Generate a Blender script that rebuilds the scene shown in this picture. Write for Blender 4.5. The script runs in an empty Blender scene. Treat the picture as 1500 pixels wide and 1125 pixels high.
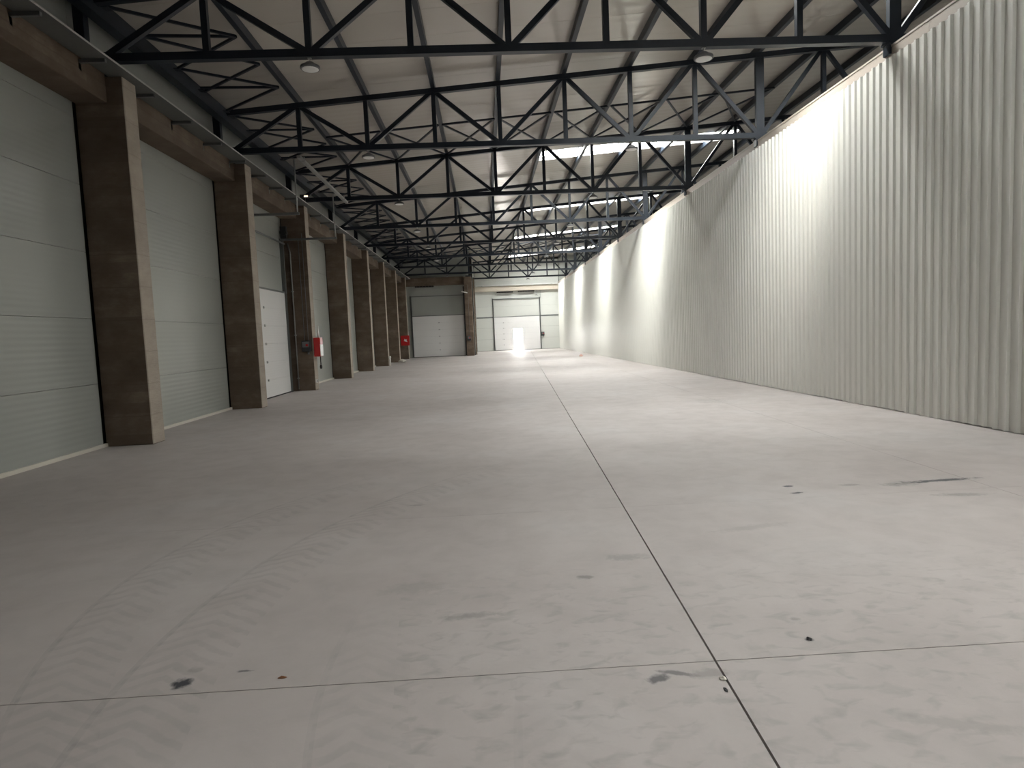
import bpy, math, random
from mathutils import Vector, Matrix
random.seed(7)
C = bpy.context.scene.collection
SC = bpy.context.scene

# ------------------------------------------------------------------ camera, world, exposure
FPX = 950.0
PITCH, YAW, ROLL, CAMH = 0.0787624, 0.0385906, 0.0420778, 1.6
cp, sp, cy, sy, cr, sr = math.cos(PITCH), math.sin(PITCH), math.cos(YAW), math.sin(YAW), math.cos(ROLL), math.sin(ROLL)
fwd = Vector((sy*cp, cy*cp, -sp)); rgt0 = Vector((cy, -sy, 0)); dwn0 = fwd.cross(rgt0)
rgt = cr*rgt0 + sr*dwn0; dwn = -sr*rgt0 + cr*dwn0
cam_d = bpy.data.cameras.new('camera'); cam = bpy.data.objects.new('camera', cam_d); C.objects.link(cam)
cam.matrix_world = Matrix(((rgt.x, -dwn.x, -fwd.x, 0), (rgt.y, -dwn.y, -fwd.y, 0), (rgt.z, -dwn.z, -fwd.z, CAMH), (0, 0, 0, 1)))
cam_d.sensor_width = 36.0; cam_d.lens = 36.0*FPX/1500.0; cam_d.clip_end = 300; cam_d.clip_start = 0.05
SC.camera = cam

SKY = 12.0
w = bpy.data.worlds.new('sky'); SC.world = w; w.use_nodes = True
bg = w.node_tree.nodes['Background']; bg.inputs[0].default_value = (1.0, 0.985, 0.965, 1); bg.inputs[1].default_value = SKY
SC.view_settings.view_transform = 'Standard'; SC.view_settings.look = 'None'
SC.view_settings.gamma = 1.0; SC.view_settings.use_curve_mapping = False
SC.view_settings.exposure = 2.45
SC.cycles.max_bounces = 8; SC.cycles.diffuse_bounces = 6; SC.cycles.glossy_bounces = 4; SC.cycles.transparent_max_bounces = 12
SC.cycles.caustics_reflective = False; SC.cycles.caustics_refractive = False
SC.cycles.use_denoising = True; SC.cycles.sample_clamp_indirect = 2.0

# main dimensions (metres; camera stands at x=0, y=0)
XL, XR, XO = -6.35, 6.93, 14.6          # left wall, partition, outer wall behind the partition
Y0, YN, YF = -14.0, 50.2, 60.0           # rear wall, recess wall, far wall
XC = -0.75                              # corner where the hall jogs
TY = [11.0, 16.3, 22.0, 27.8, 33.1, 38.6, 43.9, 49.3, 54.7]       # trusses
CY = [5.7, 10.92, 16.22, 21.35, 27.1, 32.4, 37.5, 42.5, 47.6]      # near faces of the left columns
PX = [-4.25, -2.63, -0.99, 0.60, 2.21, 3.83, 5.44, 7.06, 8.68, 10.30, 11.92, 13.54]  # truss posts
SKYL = [(.9, 2.0, 3.4), (11.75, 12.85, 3.3), (23.8, 25.0, 2.2), (34.15, 35.4, 2.2), (44.5, 45.7, 2.2), (55.0, 56.2, 2.2)]  # roof lights: y0, y1, x start
SKX1 = 9.6
def chord(x): return 7.535 + 0.079*x    # underside of the top chord
def roof(x): return chord(x) + 0.31     # underside of the roof sheeting

sun_d = bpy.data.lights.new('sun', 'SUN'); sun_d.energy = 6.0; sun_d.angle = math.radians(40); sun_d.color = (1.0, .97, .91)
sun = bpy.data.objects.new('sun', sun_d); C.objects.link(sun); sun.location = (-20, -15, 40)
sun.rotation_euler = Vector((.60, .40, -.72)).to_track_quat('-Z', 'Y').to_euler()
def portal(name, loc, rot, sx, sy_):
    d = bpy.data.lights.new(name, 'AREA'); d.shape = 'RECTANGLE'; d.size = sx; d.size_y = sy_; d.cycles.is_portal = True
    o = bpy.data.objects.new(name, d); C.objects.link(o); o.location = loc; o.rotation_euler = rot
SLOPE = math.atan(0.079)
for i, (a, b, x0) in enumerate(SKYL):
    xm = (x0+SKX1)/2
    portal('skylight_portal', (xm, (a+b)/2, roof(xm)+0.14), (0, -SLOPE, 0), SKX1-x0, b-a)
portal('doorway_portal', (3.06, YF+0.32, 0.98), (math.radians(-90), 0, 0), 0.86, 1.95)

# ------------------------------------------------------------------ materials
def mat(name, col, rough=0.6, spec=0.5, metal=0.0):
    m = bpy.data.materials.new(name); m.use_nodes = True
    b = m.node_tree.nodes['Principled BSDF']
    b.inputs['Base Color'].default_value = (*col, 1); b.inputs['Roughness'].default_value = rough
    b.inputs['Specular IOR Level'].default_value = spec; b.inputs['Metallic'].default_value = metal
    return m
class G:
    """small helper for node graphs on a material"""
    def __init__(s, m): s.m = m; s.t = m.node_tree; s.b = s.t.nodes['Principled BSDF']; s.pos = None
    def new(s, typ, **kw):
        n = s.t.nodes.new(typ)
        for k, v in kw.items(): setattr(n, k, v)
        return n
    def link(s, a, b): s.t.links.new(a, b)
    def M(s, op, a, b=None, c=None, clamp=False):
        n = s.new('ShaderNodeMath', operation=op); n.use_clamp = clamp
        for i, v in enumerate((a, b, c)):
            if v is None: continue
            if isinstance(v, (int, float)): n.inputs[i].default_value = v
            else: s.link(v, n.inputs[i])
        return n.outputs[0]
    def P(s):
        if s.pos is None:
            g = s.new('ShaderNodeNewGeometry'); x = s.new('ShaderNodeSeparateXYZ'); s.link(g.outputs['Position'], x.inputs[0]); s.pos = (g.outputs['Position'], *x.outputs)
        return s.pos
    def noise(s, scale, detail=4, rough=0.55, stretch=(1, 1, 1), dist=0.0):
        mp = s.new('ShaderNodeMapping'); mp.inputs['Scale'].default_value = stretch; s.link(s.P()[0], mp.inputs[0])
        n = s.new('ShaderNodeTexNoise'); n.inputs['Scale'].default_value = scale; n.inputs['Detail'].default_value = detail
        n.inputs['Roughness'].default_value = rough; n.inputs['Distortion'].default_value = dist
        s.link(mp.outputs[0], n.inputs['Vector']); return n.outputs[0]
    def ramp(s, fac, stops):
        r = s.new('ShaderNodeValToRGB'); e = r.color_ramp.elements
        while len(e) < len(stops): e.new(0.5)
        for el, (p, c) in zip(e, stops): el.position = p; el.color = (*c, 1)
        s.link(fac, r.inputs[0]); return r.outputs[0]
    def mix(s, fac, a, b, mode='MIX'):
        n = s.new('ShaderNodeMix', data_type='RGBA', blend_type=mode)
        for i, v in ((0, fac), (6, a), (7, b)):
            if isinstance(v, (int, float)): n.inputs[i].default_value = v
            elif isinstance(v, tuple): n.inputs[i].default_value = (*v, 1)
            else: s.link(v, n.inputs[i])
        return n.outputs[2]
    def bump(s, h, strength=0.3, dist=0.01):
        n = s.new('ShaderNodeBump'); n.inputs['Strength'].default_value = strength; n.inputs['Distance'].default_value = dist
        s.link(h, n.inputs['Height']); s.link(n.outputs[0], s.b.inputs['Normal'])
    def color(s, c): s.link(c, s.b.inputs['Base Color'])

def concrete_mat(name, stops, contrast):
    m = mat(name, stops[1][1], .85, .25); g = G(m)
    n1 = g.noise(1.6, 6, .65, (1, 1, 1.6)); n2 = g.noise(9, 5, .6, (1, 1, 5)); 
    z = g.P()[3]
    lift = g.M('FRACT', g.M('DIVIDE', g.M('ADD', z, g.M('MULTIPLY', n1, .1)), .53))
    line = g.M('LESS_THAN', lift, .035)
    c = g.ramp(n1, stops)
    wn = g.new('ShaderNodeTexWhiteNoise', noise_dimensions='2D'); cv = g.new('ShaderNodeCombineXYZ')      # every shuttering board has its own tone
    g.link(g.M('FLOOR', g.M('DIVIDE', z, .177)), cv.inputs[0]); g.link(g.M('FLOOR', g.M('DIVIDE', g.P()[2], 2.6)), cv.inputs[1]); g.link(cv.outputs[0], wn.inputs['Vector'])
    c = g.mix(g.M('MULTIPLY', wn.outputs[0], contrast), c, tuple(v*.55 for v in stops[1][1]))
    c = g.mix(g.M('MULTIPLY', n2, .45), c, tuple(v*.6 for v in stops[1][1]))
    c = g.mix(g.M('MULTIPLY', line, .40), c, tuple(v*.6 for v in stops[1][1]))
    g.color(c); g.bump(g.M('SUBTRACT', n2, g.M('MULTIPLY', line, .6)), .5, .012)
    return m
def floor_mat():
    m = mat('power_floated_concrete', (.5, .48, .46), .55, .25); g = G(m)
    _, x, y, z = g.P()
    n1 = g.noise(.55, 5, .55); n2 = g.noise(3.2, 6, .62, (1, 1.0, 1), .4); n3 = g.noise(45, 3, .6); nw = g.noise(5.5, 3, .6)
    c = g.ramp(n1, [(.3, (.445, .403, .388)), (.52, (.50, .457, .442)), (.72, (.53, .498, .488))])
    c = g.mix(g.M('MULTIPLY', g.M('SUBTRACT', n2, .42, clamp=True), 1.0), c, (.34, .315, .30))
    c = g.mix(g.M('MULTIPLY', n3, .10), c, (.30, .285, .27))
    # blotchy damp prints near the crossing of the joints
    near = g.M('MULTIPLY', g.M('SUBTRACT', 4.6, y, clamp=True), g.M('GREATER_THAN', g.M('ADD', x, g.M('MULTIPLY', y, .1)), -.2))
    n4 = g.noise(7.5, 3, .5, (1, 1.6, 1), .6)
    c = g.mix(g.M('MULTIPLY', g.M('MULTIPLY', g.M('SUBTRACT', n4, .52, clamp=True), 3.0), near), c, (.33, .31, .295))
    # tyre tracks, curving arcs with chevron tread
    for x0, yc, k, wd, y1, st in ((-2.56, 4.5, .135, .42, 8.0, .62), (-1.84, 3.5, .10, .46, 8.5, .66), (-.84, 3.25, .12, .40, 4.2, .55), (.05, 2.0, .05, .40, 3.4, .45)):
        dy = g.M('SUBTRACT', y, yc)
        u = g.M('SUBTRACT', x, g.M('ADD', g.M('MULTIPLY', g.M('MULTIPLY', dy, dy), k), x0))
        inb = g.M('MULTIPLY', g.M('GREATER_THAN', u, 0.0), g.M('LESS_THAN', u, wd))
        uc = g.M('ABSOLUTE', g.M('SUBTRACT', u, wd*.42))
        ch = g.M('SINE', g.M('MULTIPLY', g.M('ADD', y, g.M('ADD', g.M('MULTIPLY', uc, .75), g.M('MULTIPLY', nw, .10))), 2*math.pi/.125))
        ch = g.M('MULTIPLY', g.M('ADD', ch, .15), 1.3, clamp=True)
        edge = g.M('LESS_THAN', g.M('ABSOLUTE', g.M('SUBTRACT', u, .0)), .018)
        fade = g.M('MULTIPLY', g.M('SUBTRACT', y1, y), .55, clamp=True)
        f = g.M('MULTIPLY', g.M('ADD', g.M('MULTIPLY', g.M('MULTIPLY', ch, inb), .34), g.M('MULTIPLY', edge, .38)), fade)
        f = g.M('MULTIPLY', f, g.M('MULTIPLY', g.M('SUBTRACT', nw, .22, clamp=True), 2.2, clamp=True))
        c = g.mix(g.M('MULTIPLY', f, st), c, (.225, .215, .21))
    # stains: x, y, radius x, radius y, rotation, strength, dark colour
    dk = (.05, .052, .060); br = (.24, .225, .21)
    nst = g.M('ADD', g.M('MULTIPLY', g.noise(24, 3, .6), .6), g.M('MULTIPLY', g.noise(9, 2, .5), .4))
    for sx_, sy__, rx, ry, rot, st, col in (
        (-1.52, 3.04, .055, .05, 0, 1.0, dk), (-1.25, 3.12, .04, .012, 0, .7, dk), (-1.50, 3.16, .05, .03, 0, .4, br),
        (-.53, 4.06, .22, .11, .1, .22, br), (-.16, 3.60, .17, .045, .08, .5, br), (.58, 4.08, .075, .035, 0, .8, br),
        (2.89, 6.10, .055, .035, 0, .9, dk), (2.84, 5.84, .06, .03, .1, .9, dk), (3.46, 6.03, .10, .05, 0, .6, br),
        (3.92, 5.97, .22, .08, .05, .65, br), (4.35, 6.02, .42, .05, .06, .9, dk), (4.15, 5.50, .25, .06, -.1, .6, br),
        (.93, 4.40, .17, .07, 0, .4, br), (.72, 2.82, .06, .035, .3, .75, dk), (.80, 2.86, .10, .02, -.35, .6, dk),
        (.97, 2.83, .10, .05, 0, .5, br), (1.56, 3.09, .025, .02, 0, .9, dk), (1.60, 3.32, .03, .02, 0, .5, br),
        (-.72, 6.11, .09, .03, 0, .5, br), (2.0, 4.9, .4, .06, .2, .2, br), (4.7, 13.4, .35, .5, 0, .25, br), (1.8, 2.35, .22, .05, -.3, .3, br)):
        ddx = g.M('SUBTRACT', x, sx_); ddy = g.M('SUBTRACT', y, sy__); ca, sa = math.cos(rot), math.sin(rot)
        a = g.M('DIVIDE', g.M('ADD', g.M('MULTIPLY', ddx, ca), g.M('MULTIPLY', ddy, sa)), rx)
        b = g.M('DIVIDE', g.M('SUBTRACT', g.M('MULTIPLY', ddy, ca), g.M('MULTIPLY', ddx, sa)), ry)
        d = g.M('SQRT', g.M('ADD', g.M('MULTIPLY', a, a), g.M('MULTIPLY', b, b)))
        d = g.M('ADD', d, g.M('MULTIPLY', g.M('SUBTRACT', nst, .5), 2.6))
        f = g.M('MULTIPLY', g.M('MULTIPLY', g.M('SUBTRACT', 1.1, d), 1.7, clamp=True), st)
        c = g.mix(f, c, col)
    g.color(c)
    g.link(g.M('ADD', g.M('MULTIPLY', n2, .25), .45), g.b.inputs['Roughness'])
    g.bump(n3, .08, .004)
    return m
def panel_mat(name, col, rough, ribs=0.0, axis=3, pitch=.1):
    m = mat(name, col, rough, .5); g = G(m)
    n = g.noise(1.1, 4, .6)
    g.color(g.mix(g.M('MULTIPLY', n, .22), col, tuple(v*.72 for v in col)))
    if ribs:
        s = g.M('SINE', g.M('MULTIPLY', g.P()[axis], 2*math.pi/pitch))
        g.bump(g.M('ADD', s, g.M('MULTIPLY', n, .8)), ribs, .006)
    return m
def steel_mat():
    m = mat('anthracite_painted_steel', (.016, .019, .026), .42, .3); g = G(m)
    n = g.noise(6, 3, .5); g.color(g.mix(n, (.011, .015, .022), (.019, .026, .038))); return m
def galv_mat(name, col, rough, metal):
    m = mat(name, col, rough, .5, metal); g = G(m)
    n = g.noise(14, 3, .6); g.color(g.mix(g.M('MULTIPLY', n, .5), col, tuple(v*.6 for v in col))); return m

M = {
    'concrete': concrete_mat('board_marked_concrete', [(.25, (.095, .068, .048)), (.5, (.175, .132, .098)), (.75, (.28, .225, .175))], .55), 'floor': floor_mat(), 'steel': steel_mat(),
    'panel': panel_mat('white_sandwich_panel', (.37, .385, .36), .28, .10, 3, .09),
    'panel_lit': panel_mat('end_wall_panel_lit', (.58, .59, .56), .30, .10, 3, .09),  # same panel product; the stronger light on the end wall is in its colour
    'roof': panel_mat('white_roof_sheet', (.52, .487, .44), .19, .20, 2, .33),
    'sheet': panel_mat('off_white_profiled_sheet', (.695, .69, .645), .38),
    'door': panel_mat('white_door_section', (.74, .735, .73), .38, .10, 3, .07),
    'flash': panel_mat('pale_flashing', (.44, .385, .33), .55),
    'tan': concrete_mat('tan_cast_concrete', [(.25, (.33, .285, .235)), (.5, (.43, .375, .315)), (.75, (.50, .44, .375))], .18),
    'pale': panel_mat('pale_beam_concrete', (.56, .50, .42), .8),
    'lip': panel_mat('cream_plastic_lip', (.70, .665, .59), .5),
    'galv': galv_mat('galvanised_steel', (.46, .47, .46), .42, .85),
    'tray': galv_mat('dusty_tray_sheet', (.15, .155, .15), .6, .3),
    'rail': galv_mat('bright_zinc_rail', (.72, .72, .70), .35, .3),
    'track': galv_mat('dull_galvanised_track', (.20, .21, .21), .5, .6),
    'dark': mat('dark_joint', (.028, .024, .021), .9, .2),
    'black': mat('black_plastic', (.02, .02, .022), .45),
    'white': mat('white_plastic', (.78, .77, .74), .4),
    'lens': mat('opal_lamp_lens', (.80, .80, .78), .35),
    'red': mat('red_enamel', (.47, .012, .012), .35),
    'grey': mat('grey_plastic', (.14, .14, .145), .5),
    'rubber_and_shade': mat('black_rubber_and_gap_shade', (.03, .03, .03), .8, .2),
    'brown': mat('brown_wood', (.20, .085, .03), .7),
    'orange': mat('orange_paper', (.58, .36, .30), .7),
    'ground': mat('pale_yard_concrete', (.55, .53, .50), .8),
}
def glow(name, col, s):
    m = mat(name, col, .5); b = m.node_tree.nodes['Principled BSDF']
    b.inputs['Emission Color'].default_value = (*col, 1); b.inputs['Emission Strength'].default_value = s; return m
M['lamp'] = glow('warm_bright_spot', (1.0, .80, .6), .3)  # glow of the bright spot by the left eaves, source unknown
def pane_mat():
    m = bpy.data.materials.new('clear_rooflight_sheet'); m.use_nodes = True; t = m.node_tree; t.nodes.clear()
    o = t.nodes.new('ShaderNodeOutputMaterial'); tr = t.nodes.new('ShaderNodeBsdfTransparent'); gl = t.nodes.new('ShaderNodeBsdfGlossy'); mx = t.nodes.new('ShaderNodeMixShader')
    nz = t.nodes.new('ShaderNodeTexNoise'); nz.inputs['Scale'].default_value = 2.0
    rp = t.nodes.new('ShaderNodeValToRGB'); rp.color_ramp.elements[0].color = (.80, .82, .82, 1); rp.color_ramp.elements[1].color = (.93, .94, .93, 1)
    t.links.new(nz.outputs[0], rp.inputs[0]); t.links.new(rp.outputs[0], tr.inputs[0])
    gl.inputs['Roughness'].default_value = .25; mx.inputs[0].default_value = .06
    t.links.new(tr.outputs[0], mx.inputs[1]); t.links.new(gl.outputs[0], mx.inputs[2]); t.links.new(mx.outputs[0], o.inputs[0]); return m
M['pane'] = pane_mat()

# ------------------------------------------------------------------ geometry helpers
class MB:
    def __init__(s): s.v = []; s.f = []; s.sm = []
    def box(s, lo, hi):
        b = len(s.v); (x0, y0, z0), (x1, y1, z1) = lo, hi
        s.v += [(x0, y0, z0), (x1, y0, z0), (x1, y1, z0), (x0, y1, z0), (x0, y0, z1), (x1, y0, z1), (x1, y1, z1), (x0, y1, z1)]
        for q in ((0, 3, 2, 1), (4, 5, 6, 7), (0, 1, 5, 4), (1, 2, 6, 5), (2, 3, 7, 6), (3, 0, 4, 7)): s.f.append(tuple(b+i for i in q)); s.sm.append(False)
        return s
    def bar(s, a, b_, w_, h_, up=(0, 1, 0)):
        """rectangular bar from a to b_; w_ along `up`, h_ across"""
        a, b_ = Vector(a), Vector(b_); d = (b_-a).normalized(); u = Vector(up); u = (u-d*u.dot(d)).normalized(); n = d.cross(u)
        b = len(s.v)
        for p in (a, b_):
            for i, j in ((-1, -1), (1, -1), (1, 1), (-1, 1)): s.v.append(tuple(p+u*(w_/2*i)+n*(h_/2*j)))
        for q in ((0, 1, 2, 3), (7, 6, 5, 4), (0, 4, 5, 1), (1, 5, 6, 2), (2, 6, 7, 3), (3, 7, 4, 0)): s.f.append(tuple(b+i for i in q)); s.sm.append(False)
        return s
    def rod(s, pts, r, n=8):
        pts = [Vector(p) for p in pts]; b = len(s.v)
        for k, p in enumerate(pts):
            d = (pts[min(k+1, len(pts)-1)]-pts[max(k-1, 0)]).normalized()
            u = d.orthogonal().normalized() if k == 0 else (u-d*u.dot(d)).normalized()
            w_ = d.cross(u)
            for i in range(n):
                t = 2*math.pi*i/n; s.v.append(tuple(p+u*(r*math.cos(t))+w_*(r*math.sin(t))))
        for k in range(len(pts)-1):
            for i in range(n):
                j = (i+1) % n; s.f.append((b+k*n+i, b+k*n+j, b+(k+1)*n+j, b+(k+1)*n+i)); s.sm.append(True)
        s.f.append(tuple(b+i for i in range(n))[::-1]); s.sm.append(False)
        e = b+(len(pts)-1)*n; s.f.append(tuple(e+i for i in range(n))); s.sm.append(False)
        return s
    def lathe(s, prof, n=20, o=(0, 0, 0)):
        b = len(s.v)
        for r, z in prof:
            for i in range(n):
                t = 2*math.pi*i/n; s.v.append((o[0]+r*math.cos(t), o[1]+r*math.sin(t), o[2]+z))
        for k in range(len(prof)-1):
            for i in range(n):
                j = (i+1) % n; s.f.append((b+k*n+i, b+k*n+j, b+(k+1)*n+j, b+(k+1)*n+i)); s.sm.append(True)
        s.f.append(tuple(b+i for i in range(n))[::-1]); s.sm.append(False)
        e = b+(len(prof)-1)*n; s.f.append(tuple(e+i for i in range(n))); s.sm.append(False)
        return s
    def prism(s, poly, z0, z1):
        """vertical prism over a counter-clockwise polygon"""
        b = len(s.v); n = len(poly)
        s.v += [(x, y, z0) for x, y in poly]+[(x, y, z1) for x, y in poly]
        s.f.append(tuple(b+i for i in range(n))[::-1]); s.f.append(tuple(b+n+i for i in range(n))); s.sm += [False, False]
        for i in range(n): j = (i+1) % n; s.f.append((b+i, b+j, b+n+j, b+n+i)); s.sm.append(False)
        return s
    def mesh(s, name, m):
        me = bpy.data.meshes.new(name); me.from_pydata(s.v, [], s.f); me.update()
        me.polygons.foreach_set('use_smooth', s.sm); me.materials.append(M[m]); return me
def props(o, label=None, cat=None, group=None, kind=None):
    for k, v in (('label', label), ('category', cat), ('group', group), ('kind', kind)):
        if v: o[k] = v
    return o
def link(name, me, parent=None, loc=(0, 0, 0)):
    o = bpy.data.objects.new(name, me); C.objects.link(o); o.location = loc
    if parent: o.parent = parent
    return o
def thing(name, loc, label, cat, group=None, kind=None):
    return props(link(name, None, None, loc), label, cat, group, kind)
def part(name, mb, m, parent, loc=(0, 0, 0), label=None):
    return props(link(name, mb.mesh(name, m), parent, loc), label)
def bevel(o, w_, seg=1):
    b = o.modifiers.new('bevel', 'BEVEL'); b.width = w_; b.segments = seg; b.limit_method = 'ANGLE'; return o
def copy_tree(o, loc):
    c = o.copy(); C.objects.link(c); c.location = loc
    for ch in o.children:
        d = ch.copy(); C.objects.link(d); d.parent = c
        for g in ch.children:
            e = g.copy(); C.objects.link(e); e.parent = d
    return c
ORD = ['first', 'second', 'third', 'fourth', 'fifth', 'sixth', 'seventh', 'eighth', 'ninth', 'tenth', 'eleventh', 'twelfth', 'thirteenth', 'fourteenth']

# ------------------------------------------------------------------ floor: slabs parted by saw-cut joints
fl = props(link('floor', MB().box((XL-.4, Y0, -.3), (XO+.3, YF+.25, -.022)).mesh('floor', 'dark')), 'pale grey power-floated concrete floor with saw-cut joints', 'floor', None, 'structure')
def j1(y): return .87+.054*y
def j2(y): return 4.45+.027*y
rows = [(Y0, -3.0, .004), (-3.0, 2.94, .006), (2.94, 5.67, .0025), (5.67, 8.6, .0012), (8.6, YF+.24, .0012)]
cols = [(lambda y: XL-.38, j1, 0, .0055), (j1, j2, .0055, .0018), (j2, lambda y: XO+.28, .0018, 0)]
for k, (ya, yb, gp) in enumerate(rows):
    a = ya+(rows[k-1][2]/1 if k else 0)*.5; b = yb-gp*.5
    for fa, fb, ga, gb in cols:
        s = part('slab', MB().prism([(fa(a)+ga, a), (fb(a)-gb, a), (fb(b)-gb, b), (fa(b)+ga, b)], -.2, 0.0), 'floor', fl)
props(link('yard_ground', MB().box((-10, YF+.25, -.3), (16, YF+14, -.06)).mesh('yard_ground', 'ground')), 'pale yard outside the wicket door opening', 'ground', None, 'structure')

# ------------------------------------------------------------------ left wall: dark backing, horizontal sandwich panels per bay
wl = props(link('wall_left', MB().box((XL-.35, Y0, 0), (XL-.075, YF, 8.2)).mesh('wall_left', 'dark')), 'left wall of white horizontal sandwich panels between concrete columns', 'wall', None, 'structure')
CW, CX = .40, -5.58                      # column width along the wall, aisle face
zs = [0.02, 1.055, 2.115, 3.18, 4.25, 5.30, 6.36, 7.6]
edges = [Y0]+CY+[YN]
me_cache = {}
def wall_panel(parent, lo, hi, m='panel', name='panel'):
    """one panel as a box with its origin in its lower corner; alike panels share a mesh"""
    d = tuple(round(hi[i]-lo[i], 3) for i in range(3)); key = (d, m, name)
    if key not in me_cache: me_cache[key] = MB().box((0, 0, 0), d).mesh(name, m)
    return link(name, me_cache[key], parent, lo)
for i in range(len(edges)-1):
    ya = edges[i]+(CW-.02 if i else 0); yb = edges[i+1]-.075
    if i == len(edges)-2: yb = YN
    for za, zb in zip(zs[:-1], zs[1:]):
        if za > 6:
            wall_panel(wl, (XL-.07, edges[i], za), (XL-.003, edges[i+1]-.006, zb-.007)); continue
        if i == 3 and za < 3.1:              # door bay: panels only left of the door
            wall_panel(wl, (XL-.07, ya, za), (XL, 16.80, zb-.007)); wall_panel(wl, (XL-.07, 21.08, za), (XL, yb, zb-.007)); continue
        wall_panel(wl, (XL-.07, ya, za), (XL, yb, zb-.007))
bl = props(link('baseboard_left', None), 'cream lip along the foot of the left wall panels', 'baseboard', None, 'structure')
for i in range(len(edges)-1):
    ya = edges[i]+(CW if i else 0); yb = edges[i+1]-.02
    if i == 3: yb = 16.80
    if yb-ya < .1: continue
    part('lip', MB().box((XL-.005, ya, .004), (XL+.045, yb, .06)), 'lip', bl)

# ------------------------------------------------------------------ partition on the right: trapezoidal sheets hung side by side
wr = props(link('wall_right', MB().box((XR+.05, Y0, .05), (XR+.085, YF, 5.84)).mesh('wall_right', 'dark')), 'tall partition of off-white trapezoidal metal sheets on the right', 'wall', None, 'structure')
PIT, DEP, HT = .187, .034, 5.89
prof = []
for k in range(5):
    y = k*PIT
    prof += [(y, 0), (y+.100, 0), (y+.122, -DEP), (y+.165, -DEP)]
prof.append((5*PIT, 0))
def sheet_mesh():
    b = MB(); n = len(prof)
    for z in (0.012, HT):
        for y, x in prof: b.v.append((x, y, z))
        for y, x in prof: b.v.append((x+.006, y, z))
    for i in range(n-1):
        b.f += [(i, 2*n+i, 2*n+i+1, i+1), (n+i+1, 3*n+i+1, 3*n+i, n+i), (2*n+i, 3*n+i, 3*n+i+1, 2*n+i+1), (i+1, n+i+1, n+i, i)]; b.sm += [False]*4
    return b.mesh('sheet', 'sheet')
sm_ = sheet_mesh(); y = YF-5*PIT; k = 0
while y > Y0-1:
    link('sheet', sm_, wr, (XR+.012*(0), y, random.choice((0, 0, .012, -.008))*.6)); y -= 5*PIT; k += 1
t1 = props(link('trim_1', None), 'pale folded metal flashing along the top of the corrugated partition', 'trim', None, 'structure')
y = Y0
while y < YF-.1:
    e = min(y+3.0, YF); part('flashing', MB().box((XR+.04, y, HT-.04), (XR+.30, e-.006, 6.09)).box((XR+.03, y, 6.07), (XR+.05, e-.006, 6.105)), 'flash', t1); y += 3.0

# ------------------------------------------------------------------ far walls
def y_wall_panels(parent, x0, x1, yface, zlist, holes=(), m='panel'):
    for za, zb in zip(zlist[:-1], zlist[1:]):
        segs = [(x0, x1)]
        for hx0, hx1, hz in holes:
            if za < hz-.05:
                segs = [t for a, b in segs for t in (((a, min(b, hx0)), (max(a, hx1), b)) if a < hx1 and b > hx0 else ((a, b),)) if t[1]-t[0] > .02]
        for a, b in segs: wall_panel(parent, (a+.004, yface, za), (b-.004, yface+.07, zb-.007), m)
wf = props(link('wall_far', MB().box((XC-.3, YF+.08, 0), (2.63, YF+.3, 8.6)).box((3.49, YF+.08, 0), (XO+.3, YF+.3, 8.6)).box((2.63, YF+.08, 1.97), (3.49, YF+.3, 8.6)).mesh('wall_far', 'dark')), 'far end wall of white panels around the door with the bright wicket', 'wall', None, 'structure')
y_wall_panels(wf, XC+.02, XR+.05, YF, [.02, 1.055, 2.115, 3.02, 4.05, 5.16, 6.36, 7.6, 8.2], [(.90, 5.14, 3.05)], 'panel_lit')
y_wall_panels(wf, XR+.1, XO, YF, [.02, 2.1, 4.2, 6.36, 8.7])
wn = props(link('wall_recess', MB().box((XL, YN+.08, 0), (XC-.02, YN+.35, 8.0)).mesh('wall_recess', 'dark')), 'end wall of the left aisle with a closed white sectional door', 'wall', None, 'structure')
y_wall_panels(wn, XL, XC-.3, YN, [.02, 1.055, 2.115, 3.15, 4.68, 5.50, 6.36, 7.6], [(-5.50, -1.42, 3.15)])
wc = props(link('wall_corner', MB().box((XC-.3, YN+.36, 0), (XC-.08, YF+.08, 7.55)).mesh('wall_corner', 'dark')), 'short side wall beyond the corner column leading to the far wall', 'wall', None, 'structure')
for za, zb in zip(zs[:-1], zs[1:-1]+[7.55]): wall_panel(wc, (XC-.075, YN+.5, za), (XC-.005, YF, zb-.007))
props(link('wall_back', MB().box((XL-.35, Y0-.3, 0), (XO+.3, Y0, 9.2)).mesh('wall_back', 'panel')), 'plain rear wall of the hall', 'wall', None, 'structure')
props(link('wall_outer', MB().box((XO, Y0, 0), (XO+.3, YF, 9.4)).mesh('wall_outer', 'panel')), 'outer wall of the next bay behind the partition', 'wall', None, 'structure')
tr2 = props(link('trim_2', None), 'dark horizontal joint strips beside the far door', 'trim', None, 'structure')
part('strip', MB().box((XC+.05, YF-.03, 3.02), (.86, YF, 3.14)), 'track', tr2)
part('strip', MB().box((5.22, YF-.03, 3.02), (XR-.05, YF, 3.14)), 'track', tr2)

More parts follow.
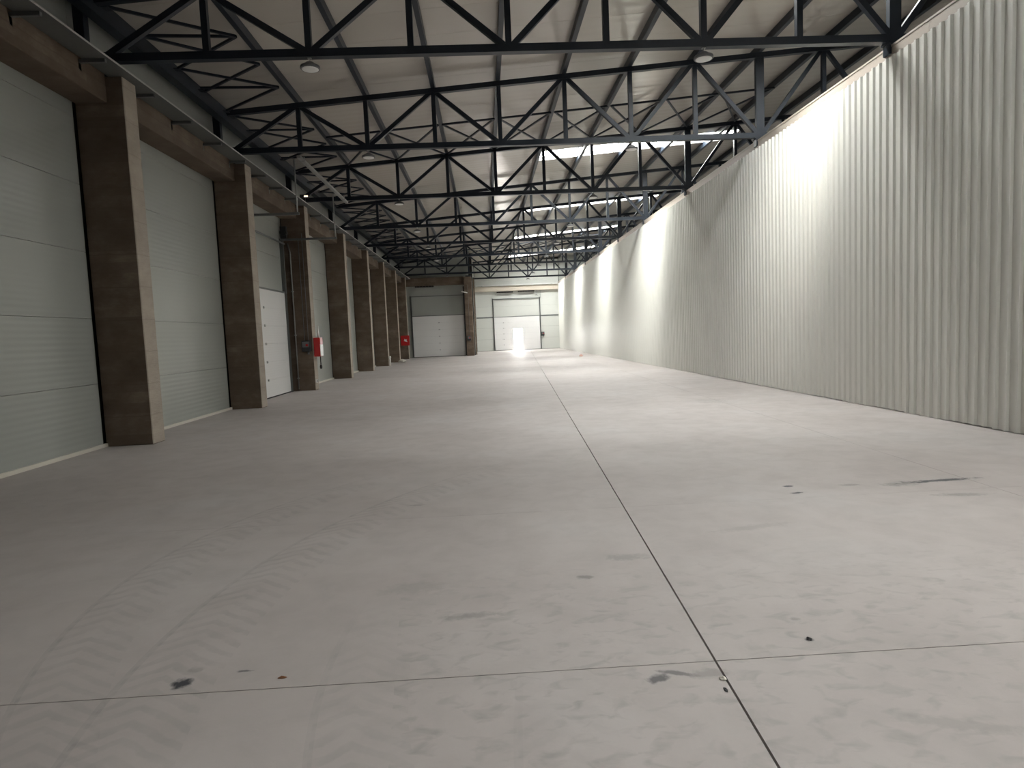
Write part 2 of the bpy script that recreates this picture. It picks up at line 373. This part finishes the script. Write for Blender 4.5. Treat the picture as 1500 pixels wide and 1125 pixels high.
# ------------------------------------------------------------------ roof sheeting with rooflights
ce = props(link('ceiling', None), 'sloping roof of pale ribbed sheets seen from below', 'ceiling', None, 'structure')
def slope_slab(xa, xb, d, t, z=0.0):
    b = MB(); za, zb = roof(xa)+z, roof(xb)+z
    b.v = [(xa, 0, za), (xb, 0, zb), (xb, d, zb), (xa, d, za), (xa, 0, za+t), (xb, 0, zb+t), (xb, d, zb+t), (xa, d, za+t)]
    b.f = [(0, 3, 2, 1), (4, 5, 6, 7), (0, 1, 5, 4), (1, 2, 6, 5), (2, 3, 7, 6), (3, 0, 4, 7)]; b.sm = [False]*6
    return b
def roof_strip(ya, yb, xa, xb):
    key = ('r', round(yb-ya, 3), xa, xb)
    if key not in me_cache: me_cache[key] = slope_slab(xa, xb, yb-ya-.008, .10).mesh('roof_panel', 'roof')
    link('roof_panel', me_cache[key], ce, (0, ya, 0))
cur = Y0-.3
for i, (a, b, x0) in enumerate(SKYL+[(YF+.3, None, None)]):
    n = max(1, round((a-cur)/1.05)); d = (a-cur)/n
    for k in range(n): roof_strip(cur+k*d, cur+(k+1)*d, XL-.4, XO+.4)
    if b is None: break
    roof_strip(a, b, XL-.4, x0); roof_strip(a, b, SKX1, XO+.4)
    wd = props(link(f'window_{i+1}', None, None, (0, a, 0)), f'translucent rooflight strip across the right side of the roof, {ORD[i]} from the rear of the hall', 'rooflight', None, 'structure')
    n2 = 5; dx = (SKX1-x0)/n2
    for k in range(n2): part('pane', slope_slab(x0+k*dx+.01, x0+(k+1)*dx-.01, b-a-.008, .004, .05), 'pane', wd)
    for k in range(1, n2): part('glazing_bar', slope_slab(x0+k*dx-.02, x0+k*dx+.02, b-a-.008, .06, .01), 'roof', wd)
    cur = b
# outer skin over the sheet joints so that no daylight leaks in between them
sk = [(Y0-.3, SKYL[0][0]-.02)]+[(SKYL[i][1]+.02, SKYL[i+1][0]-.02) for i in range(len(SKYL)-1)]+[(SKYL[-1][1]+.02, YF+.3)]
for a, b in sk: part('roof_deck', slope_slab(XL-.45, XO+.45, b-a, .03, .101), 'dark', ce, (0, a, 0))
for a, b, x0 in SKYL:
    part('roof_deck', slope_slab(XL-.45, x0-.02, b-a+.04, .03, .101), 'dark', ce, (0, a-.02, 0)); part('roof_deck', slope_slab(SKX1+.02, XO+.45, b-a+.04, .03, .101), 'dark', ce, (0, a-.02, 0))

# ------------------------------------------------------------------ doors
def door(n, label, width, height, to_world, sections=6, hole=None, top=None):
    """sectional door; local frame: u along the door, v out into the hall, z up. to_world places the empty."""
    r = props(link(f'door_{n}', None), label, 'door', None, 'structure')
    r.location, r.rotation_euler = to_world
    h = height/sections
    for k in range(sections):
        za, zb = k*h+(.03 if k == 0 else .0012), (k+1)*h-.0012
        if hole and za < hole[2]:
            for a, b in ((0, hole[0]), (hole[1], width)): s = bevel(part('door_section', MB().box((a, 0, za), (b, .045, min(zb, 9))), 'door', r), .003)
            if zb > hole[2]: part('door_section', MB().box((hole[0], 0, hole[2]), (hole[1], .045, zb)), 'door', r)
        else:
            s = bevel(part('door_section', MB().box((0, 0, za), (width, .045, zb)), 'door', r), .003)
        if k:
            for u in ((width*.5,) if not hole else (width*.8,)):
                part('hinge', MB().box((u-.05, .045, k*h-.035), (u+.05, .058, k*h+.035)).rod([(u-.05, .06, k*h), (u+.05, .06, k*h)], .01, 6), 'galv', s)
    part('bottom_seal', MB().box((0, 0, .0), (width if not hole else hole[0], .05, .035)), 'rubber_and_shade', r)
    if hole:
        part('bottom_seal', MB().box((hole[1], 0, .0), (width, .05, .035)), 'rubber_and_shade', r)
        f = part('wicket_frame', MB().box((hole[0]-.03, -.01, 0), (hole[0]+.012, .07, hole[2]+.03)).box((hole[1]-.012, -.01, 0), (hole[1]+.03, .07, hole[2]+.03)).box((hole[0]-.03, -.01, hole[2]), (hole[1]+.03, .07, hole[2]+.035)), 'track', r)
    tp = top or height+.1
    for u0, u1 in ((-.10, -.015), (width+.015, width+.10)):
        part('track', MB().box((u0, -.02, 0), (u1, .0, tp)).box((u0, .0, 0), (u0+.012, .09, tp)).box((u1-.012, .0, 0), (u1, .09, tp)), 'track', r)
    part('top_seal', MB().box((-.02, -.01, height), (width+.02, .05, height+.05)), 'track', r)
    return r
R90 = math.radians(90)
# door in the left wall: u = -y direction, v = +x
d1 = door(1, 'closed white sectional door set between two left-hand concrete columns', 4.15, 3.15, ((XL+.02, 21.02, 0), (0, 0, -R90)))
props(d1, cat='door')
part('spring_shaft', MB().rod([(-.06, .12, 4.70), (4.1, .12, 4.70)], .03, 8), 'track', d1)
for u in (-.07, 4.12):
    part('horizontal_track', MB().box((u-.03, .05, 4.80), (u+.03, 1.78, 4.86)), 'track', d1)
    part('upright_track', MB().box((u-.045, -.02, 3.15), (u+.045, .09, 4.86)), 'track', d1)
part('drum_bracket', MB().box((-.20, .02, 4.85), (-.06, .20, 5.25)).rod([(-.2, .12, 5.05), (.02, .12, 5.05)], .10, 12), 'black', d1)
part('hanger_rod', MB().rod([(-.07, 1.74, 4.86), (-.07, 1.74, 6.17)], .018, 6), 'galv', d1)
part('hanger_rod', MB().rod([(4.12, 1.74, 4.86), (4.12, 1.74, 6.17)], .018, 6), 'galv', d1)
# end of the left aisle
d2 = door(2, 'closed white sectional door in the end wall of the left aisle', 4.03, 3.13, ((-1.45, YN-.005, 0), (0, 0, math.pi)), top=4.7)
part('gap_shade_strip', MB().box((-.09, -.02, 0), (.07, .10, 5.3)), 'rubber_and_shade', d2)  # dark strip added for the shaded gap beside the corner column
part('lintel_strip', MB().box((-.05, -.01, 4.62), (4.1, .03, 4.68)), 'track', d2)
# far end: tall tracks, wicket opening
d3 = door(3, 'white far door with a bright open wicket doorway in it', 4.2, 3.06, ((5.12, YF-.005, 0), (0, 0, math.pi)), hole=(5.12-3.485, 5.12-2.635, 1.965), top=4.80)
part('spring_shaft', MB().rod([(-.1, .10, 4.72), (4.3, .10, 4.72)], .035, 8), 'track', d3)
part('track_hanger', MB().box((-.16, .05, 4.70), (-.12, .10, 5.95)).box((.16, .05, 4.95), (.20, .10, 5.95)).bar((-.14, .08, 4.72), (.55, .08, 5.30), .04, .04), 'galv', d3)

# ------------------------------------------------------------------ concrete frame
def column(i, x0, x1, y0, y1, z1, label):
    t = props(link('concrete_column', None, None, ((x0+x1)/2, (y0+y1)/2, 0)), label, 'column', 'concrete columns along the left wall')
    hx, hy = (x1-x0)/2, (y1-y0)/2
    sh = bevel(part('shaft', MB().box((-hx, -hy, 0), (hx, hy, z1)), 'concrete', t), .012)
    sh.data.materials.append(M['tan']); sh.data.polygons[3].material_index = 1     # lighter tan tone on the aisle face only
    bevel(part('bearing_plate', MB().box((-hx*.5, -hy*.8, z1), (hx*.9, hy*.8, z1+.10)), 'steel', t), .004)
    return t
clab = ['concrete column on the left wall behind the picture edge, beside the camera', 'nearest board-marked concrete column on the left, tallest in view',
        'second concrete column from the camera, just before the left sectional door',
        'third concrete column, carrying the black control box and red hose cabinet',
        'fourth concrete column, first one beyond the red hose cabinet', 'fifth concrete column along the left wall',
        'sixth concrete column, with a white pipe stub at its foot', 'seventh concrete column, crumpled paper lying at its foot',
        'eighth and last left column, with the red square fire sign']
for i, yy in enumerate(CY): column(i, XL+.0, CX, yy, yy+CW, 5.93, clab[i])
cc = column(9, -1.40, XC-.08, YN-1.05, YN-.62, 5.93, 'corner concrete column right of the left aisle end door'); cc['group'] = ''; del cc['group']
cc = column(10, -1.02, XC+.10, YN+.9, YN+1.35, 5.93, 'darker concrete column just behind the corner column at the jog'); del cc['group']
def beam(lo, hi, label, group=None):
    m_ = tuple((lo[i]+hi[i])/2 for i in (0, 1)); o = MB().box((lo[0]-m_[0], lo[1]-m_[1], 0), (hi[0]-m_[0], hi[1]-m_[1], hi[2]-lo[2])).mesh('concrete_beam', 'concrete')
    o = link('concrete_beam', o, None, (m_[0], m_[1], lo[2])); bevel(o, .012); return props(o, label, 'beam', group)
bw = ['over the nearest wall bay', 'between the nearest and second columns', 'above the left sectional door', 'just beyond the red hose cabinet', 'between the fourth and fifth columns', 'between the fifth and sixth columns', 'between the sixth and seventh columns', 'between the seventh and eighth columns']
for i in range(len(CY)-1):
    beam((XL+.005, CY[i]+CW+.004, 5.52), (-5.84, CY[i+1]-.004, 6.04), 'brown concrete ring beam '+bw[i], 'concrete beams over the left bays')
beam((XL+.005, CY[-1]+CW+.004, 5.52), (-5.84, YN-.01, 6.04), 'short brown concrete beam past the last left column', 'concrete beams over the left bays')
beam((-5.83, YN-.42, 5.42), (-1.41, YN-.01, 6.02), 'concrete lintel beam above the door at the left aisle end')
beam((-1.40, YN-.61, 5.55), (XC-.085, YN+.35, 5.92), 'short concrete beam end on top of the corner column')
beam((XC+.02, YF-.36, 5.42), (XR-.03, YF-.01, 5.88), 'long pale concrete beam across the top of the far wall').data.materials[0] = M['pale']

# dark slots under the far beams
for k, (xa, xb, yy, zz, lb) in enumerate(((-5.13, -3.73, YN-.43, 5.33, 'dark slot under the lintel over the aisle end door'), (1.25, 2.75, YF-.37, 5.28, 'left dark slot under the far concrete beam'), (3.2, 4.7, YF-.37, 5.30, 'right dark slot under the far concrete beam'))):
    o = link('ventilation_slot', None, None, ((xa+xb)/2, yy, zz)); props(o, lb, 'slot')
    part('slot_box', MB().box((-(xb-xa)/2, 0, 0), ((xb-xa)/2, .42 if k == 0 else .36, .085)), 'dark', o)
    for q in range(6): u = -(xb-xa)/2+(q+.5)*(xb-xa)/6; part('fin', MB().box((u-.006, -.01, 0), (u+.006, .0, .085)), 'track', o)

# ------------------------------------------------------------------ roof trusses
ZB = 6.165; BH = .125
def make_truss():
    t = link('roof_truss', None, None, (0, 0, ZB))
    zl = lambda x: chord(x)-ZB
    part('bottom_chord', MB().box((-5.98, -.065, 0), (XO-.05, .065, BH)), 'steel', t)
    part('top_chord', MB().bar((-6.25, 0, zl(-6.25)+.06), (XO-.05, 0, zl(XO-.05)+.06), .12, .12), 'steel', t)
    nodes = [-5.87]+PX
    for i, x in enumerate(PX):
        wd = .10 if i != 7 else .20
        part('post', MB().box((x-wd/2, -.05, BH), (x+wd/2, .05, zl(x)+.005)), 'steel', t)
    part('end_post', MB().box((-6.27, -.07, -.1), (-6.11, .07, zl(-6.2))), 'steel', t)
    for i in range(len(nodes)-1):
        a, b = nodes[i], nodes[i+1]
        lo, hi = (a, b) if i % 2 == 0 else (b, a)       # bottom nodes at even indices
        s = 1 if hi > lo else -1
        part('diagonal', MB().bar((lo+s*.07, 0, BH-.01), (hi-s*.07, 0, zl(hi)+.01), .085, .095), 'steel', t)
    for i in range(0, len(nodes), 2):
        part('gusset', MB().box((nodes[i]-.13, -.012, BH*.4), (nodes[i]+.13, .012, BH+.045)), 'steel', t)
    part('bearing_bracket', MB().box((6.935, -.09, -.20), (7.14, .09, 0)).box((6.90, -.10, -.03), (7.22, .10, .0)), 'steel', t)
    return t
tl = ['nearest dark steel roof truss, crossing the top of the picture'] + [f'{ORD[i]} dark steel lattice roof truss from the camera' for i in range(1, len(TY))]
tr = make_truss(); tr.location.y = TY[0]
props(tr, tl[0], 'truss', 'steel roof trusses')
for i in range(1, len(TY)):
    c = copy_tree(tr, (0, TY[i], ZB)); c['label'] = tl[i]
# purlins lie on the top chords
for i, x in enumerate(PX+[-6.12]):
    last = i == len(PX)
    zz = chord(x)+.122
    h_, w_ = .18, .10
    o = MB().box((-w_/2, 0, 0), (w_/2, YF-Y0-.05, h_)).mesh('purlin', 'steel')
    o = link('purlin', o, None, (x, Y0+.02, zz))
    props(o, 'dark steel purlin at the eaves above the left wall' if last else f'{ORD[i]} dark steel purlin counted from the left side of the roof', 'purlin', 'roof purlins')
    
# heavy edge beam over the left wall, tying the truss ends
eb = thing('edge_beam', (-5.98, Y0, 6.90), 'heavy dark steel edge beam along the eaves above the left wall', 'beam')
part('web', MB().box((-.05, .02, 0), (.05, YN-Y0-.3, .20)), 'steel', eb)
part('flange', MB().box((-.10, .02, -.012), (.10, YN-Y0-.3, .0)), 'steel', eb)
# flat zigzag bracing between the edge beam and the first purlin
for i in range(-1, len(TY)-2):
    ya = TY[i]+.1 if i >= 0 else 5.7; yb = TY[i+1]-.1; L = yb-ya
    t = thing('zigzag_brace', (-5.0, ya, 7.1), f'zigzag rod bracing by the left eaves {"before the nearest truss" if i < 0 else "beyond the "+("nearest" if i == 0 else ORD[i])+" truss"}', 'bracing', 'left eaves bracing')
    A = (-.87, 7.130-7.1); B = (.70, chord(-4.3)+.02-7.1)
    for p, q in ((.28, .02), (.28, .22), (.28, .50), (.76, .50), (.76, .70), (.76, .98), (.52, .22), (.52, .74)):     # purlin side -> beam side
        part('rod', MB().bar((B[0], p*L, B[1]), (A[0], q*L, A[1]), .045, .045, (0, 0, 1)), 'steel', t)
    for q in (.02, .22, .50, .72, .98):
        part('gusset', MB().box((A[0]-.09, q*L-.07, -.0005), (A[0]+.05, q*L+.07, .012)), 'steel', t)
# cross bracing in the roof plane near two of the trusses
for bay, (ya, yb, nm) in enumerate(((18.9, 21.85, 'before the third truss'), (46.2, 49.1, 'before the eighth truss'))):
    for k in range(8):
        xa, xb = PX[k]+.06, PX[k+1]-.06
        if bay == 1 and k < 0: continue
        t = thing('cross_brace', ((xa+xb)/2, ya, chord((xa+xb)/2)+.08), f'thin steel cross brace in the roof {nm}, {ORD[k]} panel from the left', 'bracing', 'roof cross braces '+nm)
        h = (xb-xa)/2; dz = .079*h; L = yb-ya
        part('rod', MB().bar((-h, 0, -dz), (h, L, dz), .045, .045, (0, 0, 1)), 'steel', t)
        part('rod', MB().bar((h, 0, dz+.0), (-h, L, -dz+.0), .045, .045, (0, 0, 1)), 'steel', t)
        part('strut', MB().bar((-h, 0, -dz), (h, 0, dz), .05, .05, (0, 0, 1)), 'steel', t)

# ------------------------------------------------------------------ cable tray along the left beams
ct = thing('cable_tray', (-5.60, Y0, 5.925), 'long galvanised cable tray running along the left concrete beams', 'cable tray')
part('tray_bottom', MB().box((-.19, .05, 0), (.19, YN-.6-Y0, .006)), 'tray', ct)
for s in (-1, 1):
    part('side_rail', MB().box((s*.19-.004, .05, 0), (s*.19+.004, YN-.6-Y0, .026)).box((s*.19-(.014 if s > 0 else 0), .05, .024), (s*.19+(.014 if s < 0 else 0)+(.004 if s > 0 else 0), YN-.6-Y0, .028)), 'rail' if s > 0 else 'tray', ct)
bm = MB().box((-.30, -.025, -.055), (.12, .025, -.003)).box((-.30, -.03, -.16), (-.26, .03, -.003)).mesh('bracket', 'track')
k = 6.0
while k < YN-1:
    if not any(abs(k-(c+CW/2)) < .28 for c in CY): link('bracket', bm, ct, (.02, k-Y0, 0))
    k += 1.42
ft = thing('cable_tray', (3.1, YF-.50, 5.93), 'pale galvanised cable tray across the top of the far wall', 'cable tray')
part('tray_bottom', MB().box((-3.7, -.12, 0), (3.7, .12, .006)), 'rail', ft)
for s in (-1, 1): part('side_rail', MB().box((-3.7, s*.12-.004, 0), (3.7, s*.12+.004, .06)), 'rail', ft)
for u in (-3.2, -1.6, 0, 1.6, 3.2): part('bracket', MB().box((u-.025, -.12, -.045), (u+.025, .30, -.002)), 'galv', ft)
# branch trunking across the trusses above the left door
bt = thing('cable_trunking', (-4.33, 16.3, 6.06), 'thin grey trunking hung under the trusses above the left door', 'trunking')
part('duct', MB().box((-.045, .07, .0), (.045, 5.62, .06)), 'galv', bt)
for yy in (.4, 5.0): part('clip', MB().box((-.06, yy-.02, -.01), (.06, yy+.02, .105)), 'galv', bt)

# ------------------------------------------------------------------ round lamps under the bottom chords
def make_lamp():
    t = link('round_lamp', None)
    part('housing', MB().lathe([(.02, .10), (.06, .095), (.10, .06), (.155, .035), (.160, .0), (.150, -.012), (.135, -.012)], 24), 'grey', t)
    part('lens', MB().lathe([(.133, -.006), (.133, -.014), (.11, -.020), (.05, -.024)], 24), 'lens', t)
    part('hanger', MB().rod([(0, 0, .09), (0, 0, .165)], .008, 6).box((-.03, -.03, .155), (.03, .03, .166)), 'galv', t)
    return t
lp = make_lamp(); first = True
for i, yy in enumerate(TY):
    for x, sd in ((-2.63, 'left'), (3.83, 'right')):
        o = lp if first else copy_tree(lp, (0, 0, 0)); first = False
        o.location = (x, yy, ZB-.165)
        props(o, f'round unlit lamp on the {sd} half of the {"nearest" if i == 0 else ORD[i]} truss', 'lamp', 'round lamps under the trusses')
# small glowing box put in for a bright spot of unknown cause
t = thing('eaves_bright_spot', (-5.62, 21.62, 6.19), 'small bright spot of unknown cause above the cable tray by the third truss', 'lamp')
part('housing', MB().box((-.12, -.10, .03), (.12, .10, .12)).box((-.03, -.03, -.21), (.03, .03, .03)), 'black', t)
part('glow_face', MB().box((.02, -.115, .035), (.14, -.10, .085)), 'lamp', t)
# tilted emergency light on the corner column
t = thing('emergency_light', (-1.36, YN-1.06, 4.78), 'tilted white emergency light on the corner column', 'lamp')
part('body', MB().bar((-.24, -.08, .06), (.20, -.08, -.06), .10, .07), 'white', t)
part('bracket', MB().box((.05, -.06, -.04), (.11, .02, .04)), 'galv', t)

# ------------------------------------------------------------------ electrics and fire gear
def control_box(loc, label, pipes, facing=-1):
    t = thing('control_box', (loc[0], loc[1]-.012, loc[2]), label, 'control box')
    bevel(part('case', MB().box((-.14, -.16, -.18), (.14, 0, .18)), 'black', t), .015)
    cv = part('cover', MB().box((-.11, -.172, -.04), (.11, -.16, .14)), 'grey', t)
    part('stop_button', MB().rod([(.04, -.165, .03), (.04, -.20, .03)], .04, 12), 'red', cv)
    part('gland', MB().rod([(.05, -.08, -.18), (.05, -.08, -.27)], .03, 8), 'grey', t)
    for x, z in pipes: part('conduit', MB().rod([(x, -.03, .18), (x, -.03, z)], .012, 6), 'grey', t)
    return t
control_box((-5.77, CY[3], 1.45), 'black control box with red button on the third concrete column', ((-.06, 3.4), (.06, 3.6)))
control_box((-1.18, YN-1.05, 1.33), 'black control box on the corner column beside the aisle end door', ((.06, 4.0),))
control_box((5.36, YF, 1.40), 'black control box on the far wall right of the wicket door', ())
t = thing('cable_conduit', (-6.11, CY[3]-.04, 0), 'thin grey conduit running up beside the left sectional door', 'conduit')
part('pipe', MB().rod([(.0, 0, .06), (.0, 0, 4.2), (.0, 0, 4.45), (-.06, -.0, 4.75)], .022, 8), 'galv', t)
for z in (.4, 1.8, 3.2): part('clip', MB().box((-.035, -.03, z), (.035, .03, z+.03)), 'galv', t)
# hose cabinet on the aisle face of the third column
t = thing('hose_cabinet', (CX+.01, CY[3]+.20, 1.40), 'red fire hose cabinet with white front on the third column', 'fire cabinet')
bevel(part('case', MB().box((0, -.18, -.31), (.20, .18, .31)), 'red', t), .01)
part('door_panel', MB().box((.20, -.165, -.29), (.215, .165, .08)), 'white', t)
part('sign', MB().box((.20, -.165, .10), (.212, .165, .28)), 'red', t)
part('riser_pipe', MB().rod([(.10, .08, .31), (.10, .08, .70)], .028, 8), 'white', t)
part('nozzle', MB().rod([(.12, .12, -.31), (.12, .12, -.55), (.12, .12, -.57)], .018, 8).lathe([(.03, -.72), (.045, -.66), (.03, -.58)], 10, (.12, .12, 0)), 'black', t)
# fire sign on the near face of the eighth column
t = thing('fire_sign', (-5.80, CY[8]-.002, 1.36), 'red square fire sign with a pale symbol on the eighth column', 'sign')
part('board', MB().box((-.31, -.03, -.36), (.31, 0, .36)), 'red', t)
part('flame', MB().prism([(-.10, -.04), (.03, -.10), (.16, -.13), (.10, .0), (.12, .07), (.02, .05), (-.06, .12), (-.05, .02)], 0, .006), 'white', t).rotation_euler = (R90, 0, 0)
t.children[1].location = (.0, -.031, .02)
# small things on and near the floor
t = thing('socket_box', (CX+.03, CY[3]+.05, .30), 'small white socket box low on the third concrete column', 'socket')
bevel(part('case', MB().box((-.03, -.05, -.06), (.03, .05, .06)), 'white', t), .008); part('flap', MB().box((.03, -.04, -.045), (.04, .04, .04)), 'grey', t)
t = thing('pipe_stub', (CX+.06, CY[6]+.12, 0), 'white pipe stub standing at the foot of the sixth column', 'pipe')
part('pipe', MB().rod([(0, 0, 0), (0, 0, .52)], .05, 10), 'white', t); part('collar', MB().lathe([(.052, .44), (.07, .45), (.07, .54), (.052, .56)], 12), 'white', t)
def crumple(name, loc, r, m, label, sq=.45, seed=1):
    rnd = random.Random(seed); b = MB(); n = 9
    rings = [(.35, 0), (.95, .12), (1.0, .35), (.7, .75), (.25, 1.0)]
    pr_ = []
    for q, (rr, z) in enumerate(rings):
        for i in range(n):
            t_ = 2*math.pi*i/n; k_ = rr*(.75+.5*rnd.random()); b.v.append((r*k_*math.cos(t_), r*k_*math.sin(t_), max(0, r*sq*2*z*(.8+.4*rnd.random())) if q else 0.0))
    for q in range(len(rings)-1):
        for i in range(n):
            j = (i+1) % n; b.f.append((q*n+i, q*n+j, (q+1)*n+j, (q+1)*n+i)); b.sm.append(False)
    b.f.append(tuple(range(n))[::-1]); b.f.append(tuple(4*n+i for i in range(n))); b.sm += [False, False]
    return props(link(name, b.mesh(name, m), None, loc), label, 'litter')
crumple('crumpled_paper', (CX+.20, CY[7]-.35, 0), .26, 'lip', 'crumpled pale paper on the floor by the seventh column', .35, 3)
crumple('paper_scrap', (5.75, 39.0, 0), .12, 'orange', 'small orange and white paper scrap near the partition foot', .5, 4)
crumple('wood_chip', (-1.04, 3.03, 0), .02, 'brown', 'tiny brown wood chip on the floor beside the cross joint', .25, 5).scale = (1, .5, 1)
crumple('mortar_crumb', (1.005, 2.78, 0), .016, 'lip', 'pale mortar crumb lying in the long floor joint', .4, 6)
crumple('dark_pebble', (1.56, 3.09, 0), .014, 'black', 'tiny dark pebble on the floor right of the long joint', .4, 8)
crumple('splinter', (.985, 2.69, 0), .02, 'black', 'dark splinter on the floor just left of the long joint', .2, 9).scale = (.4, 1, 1)
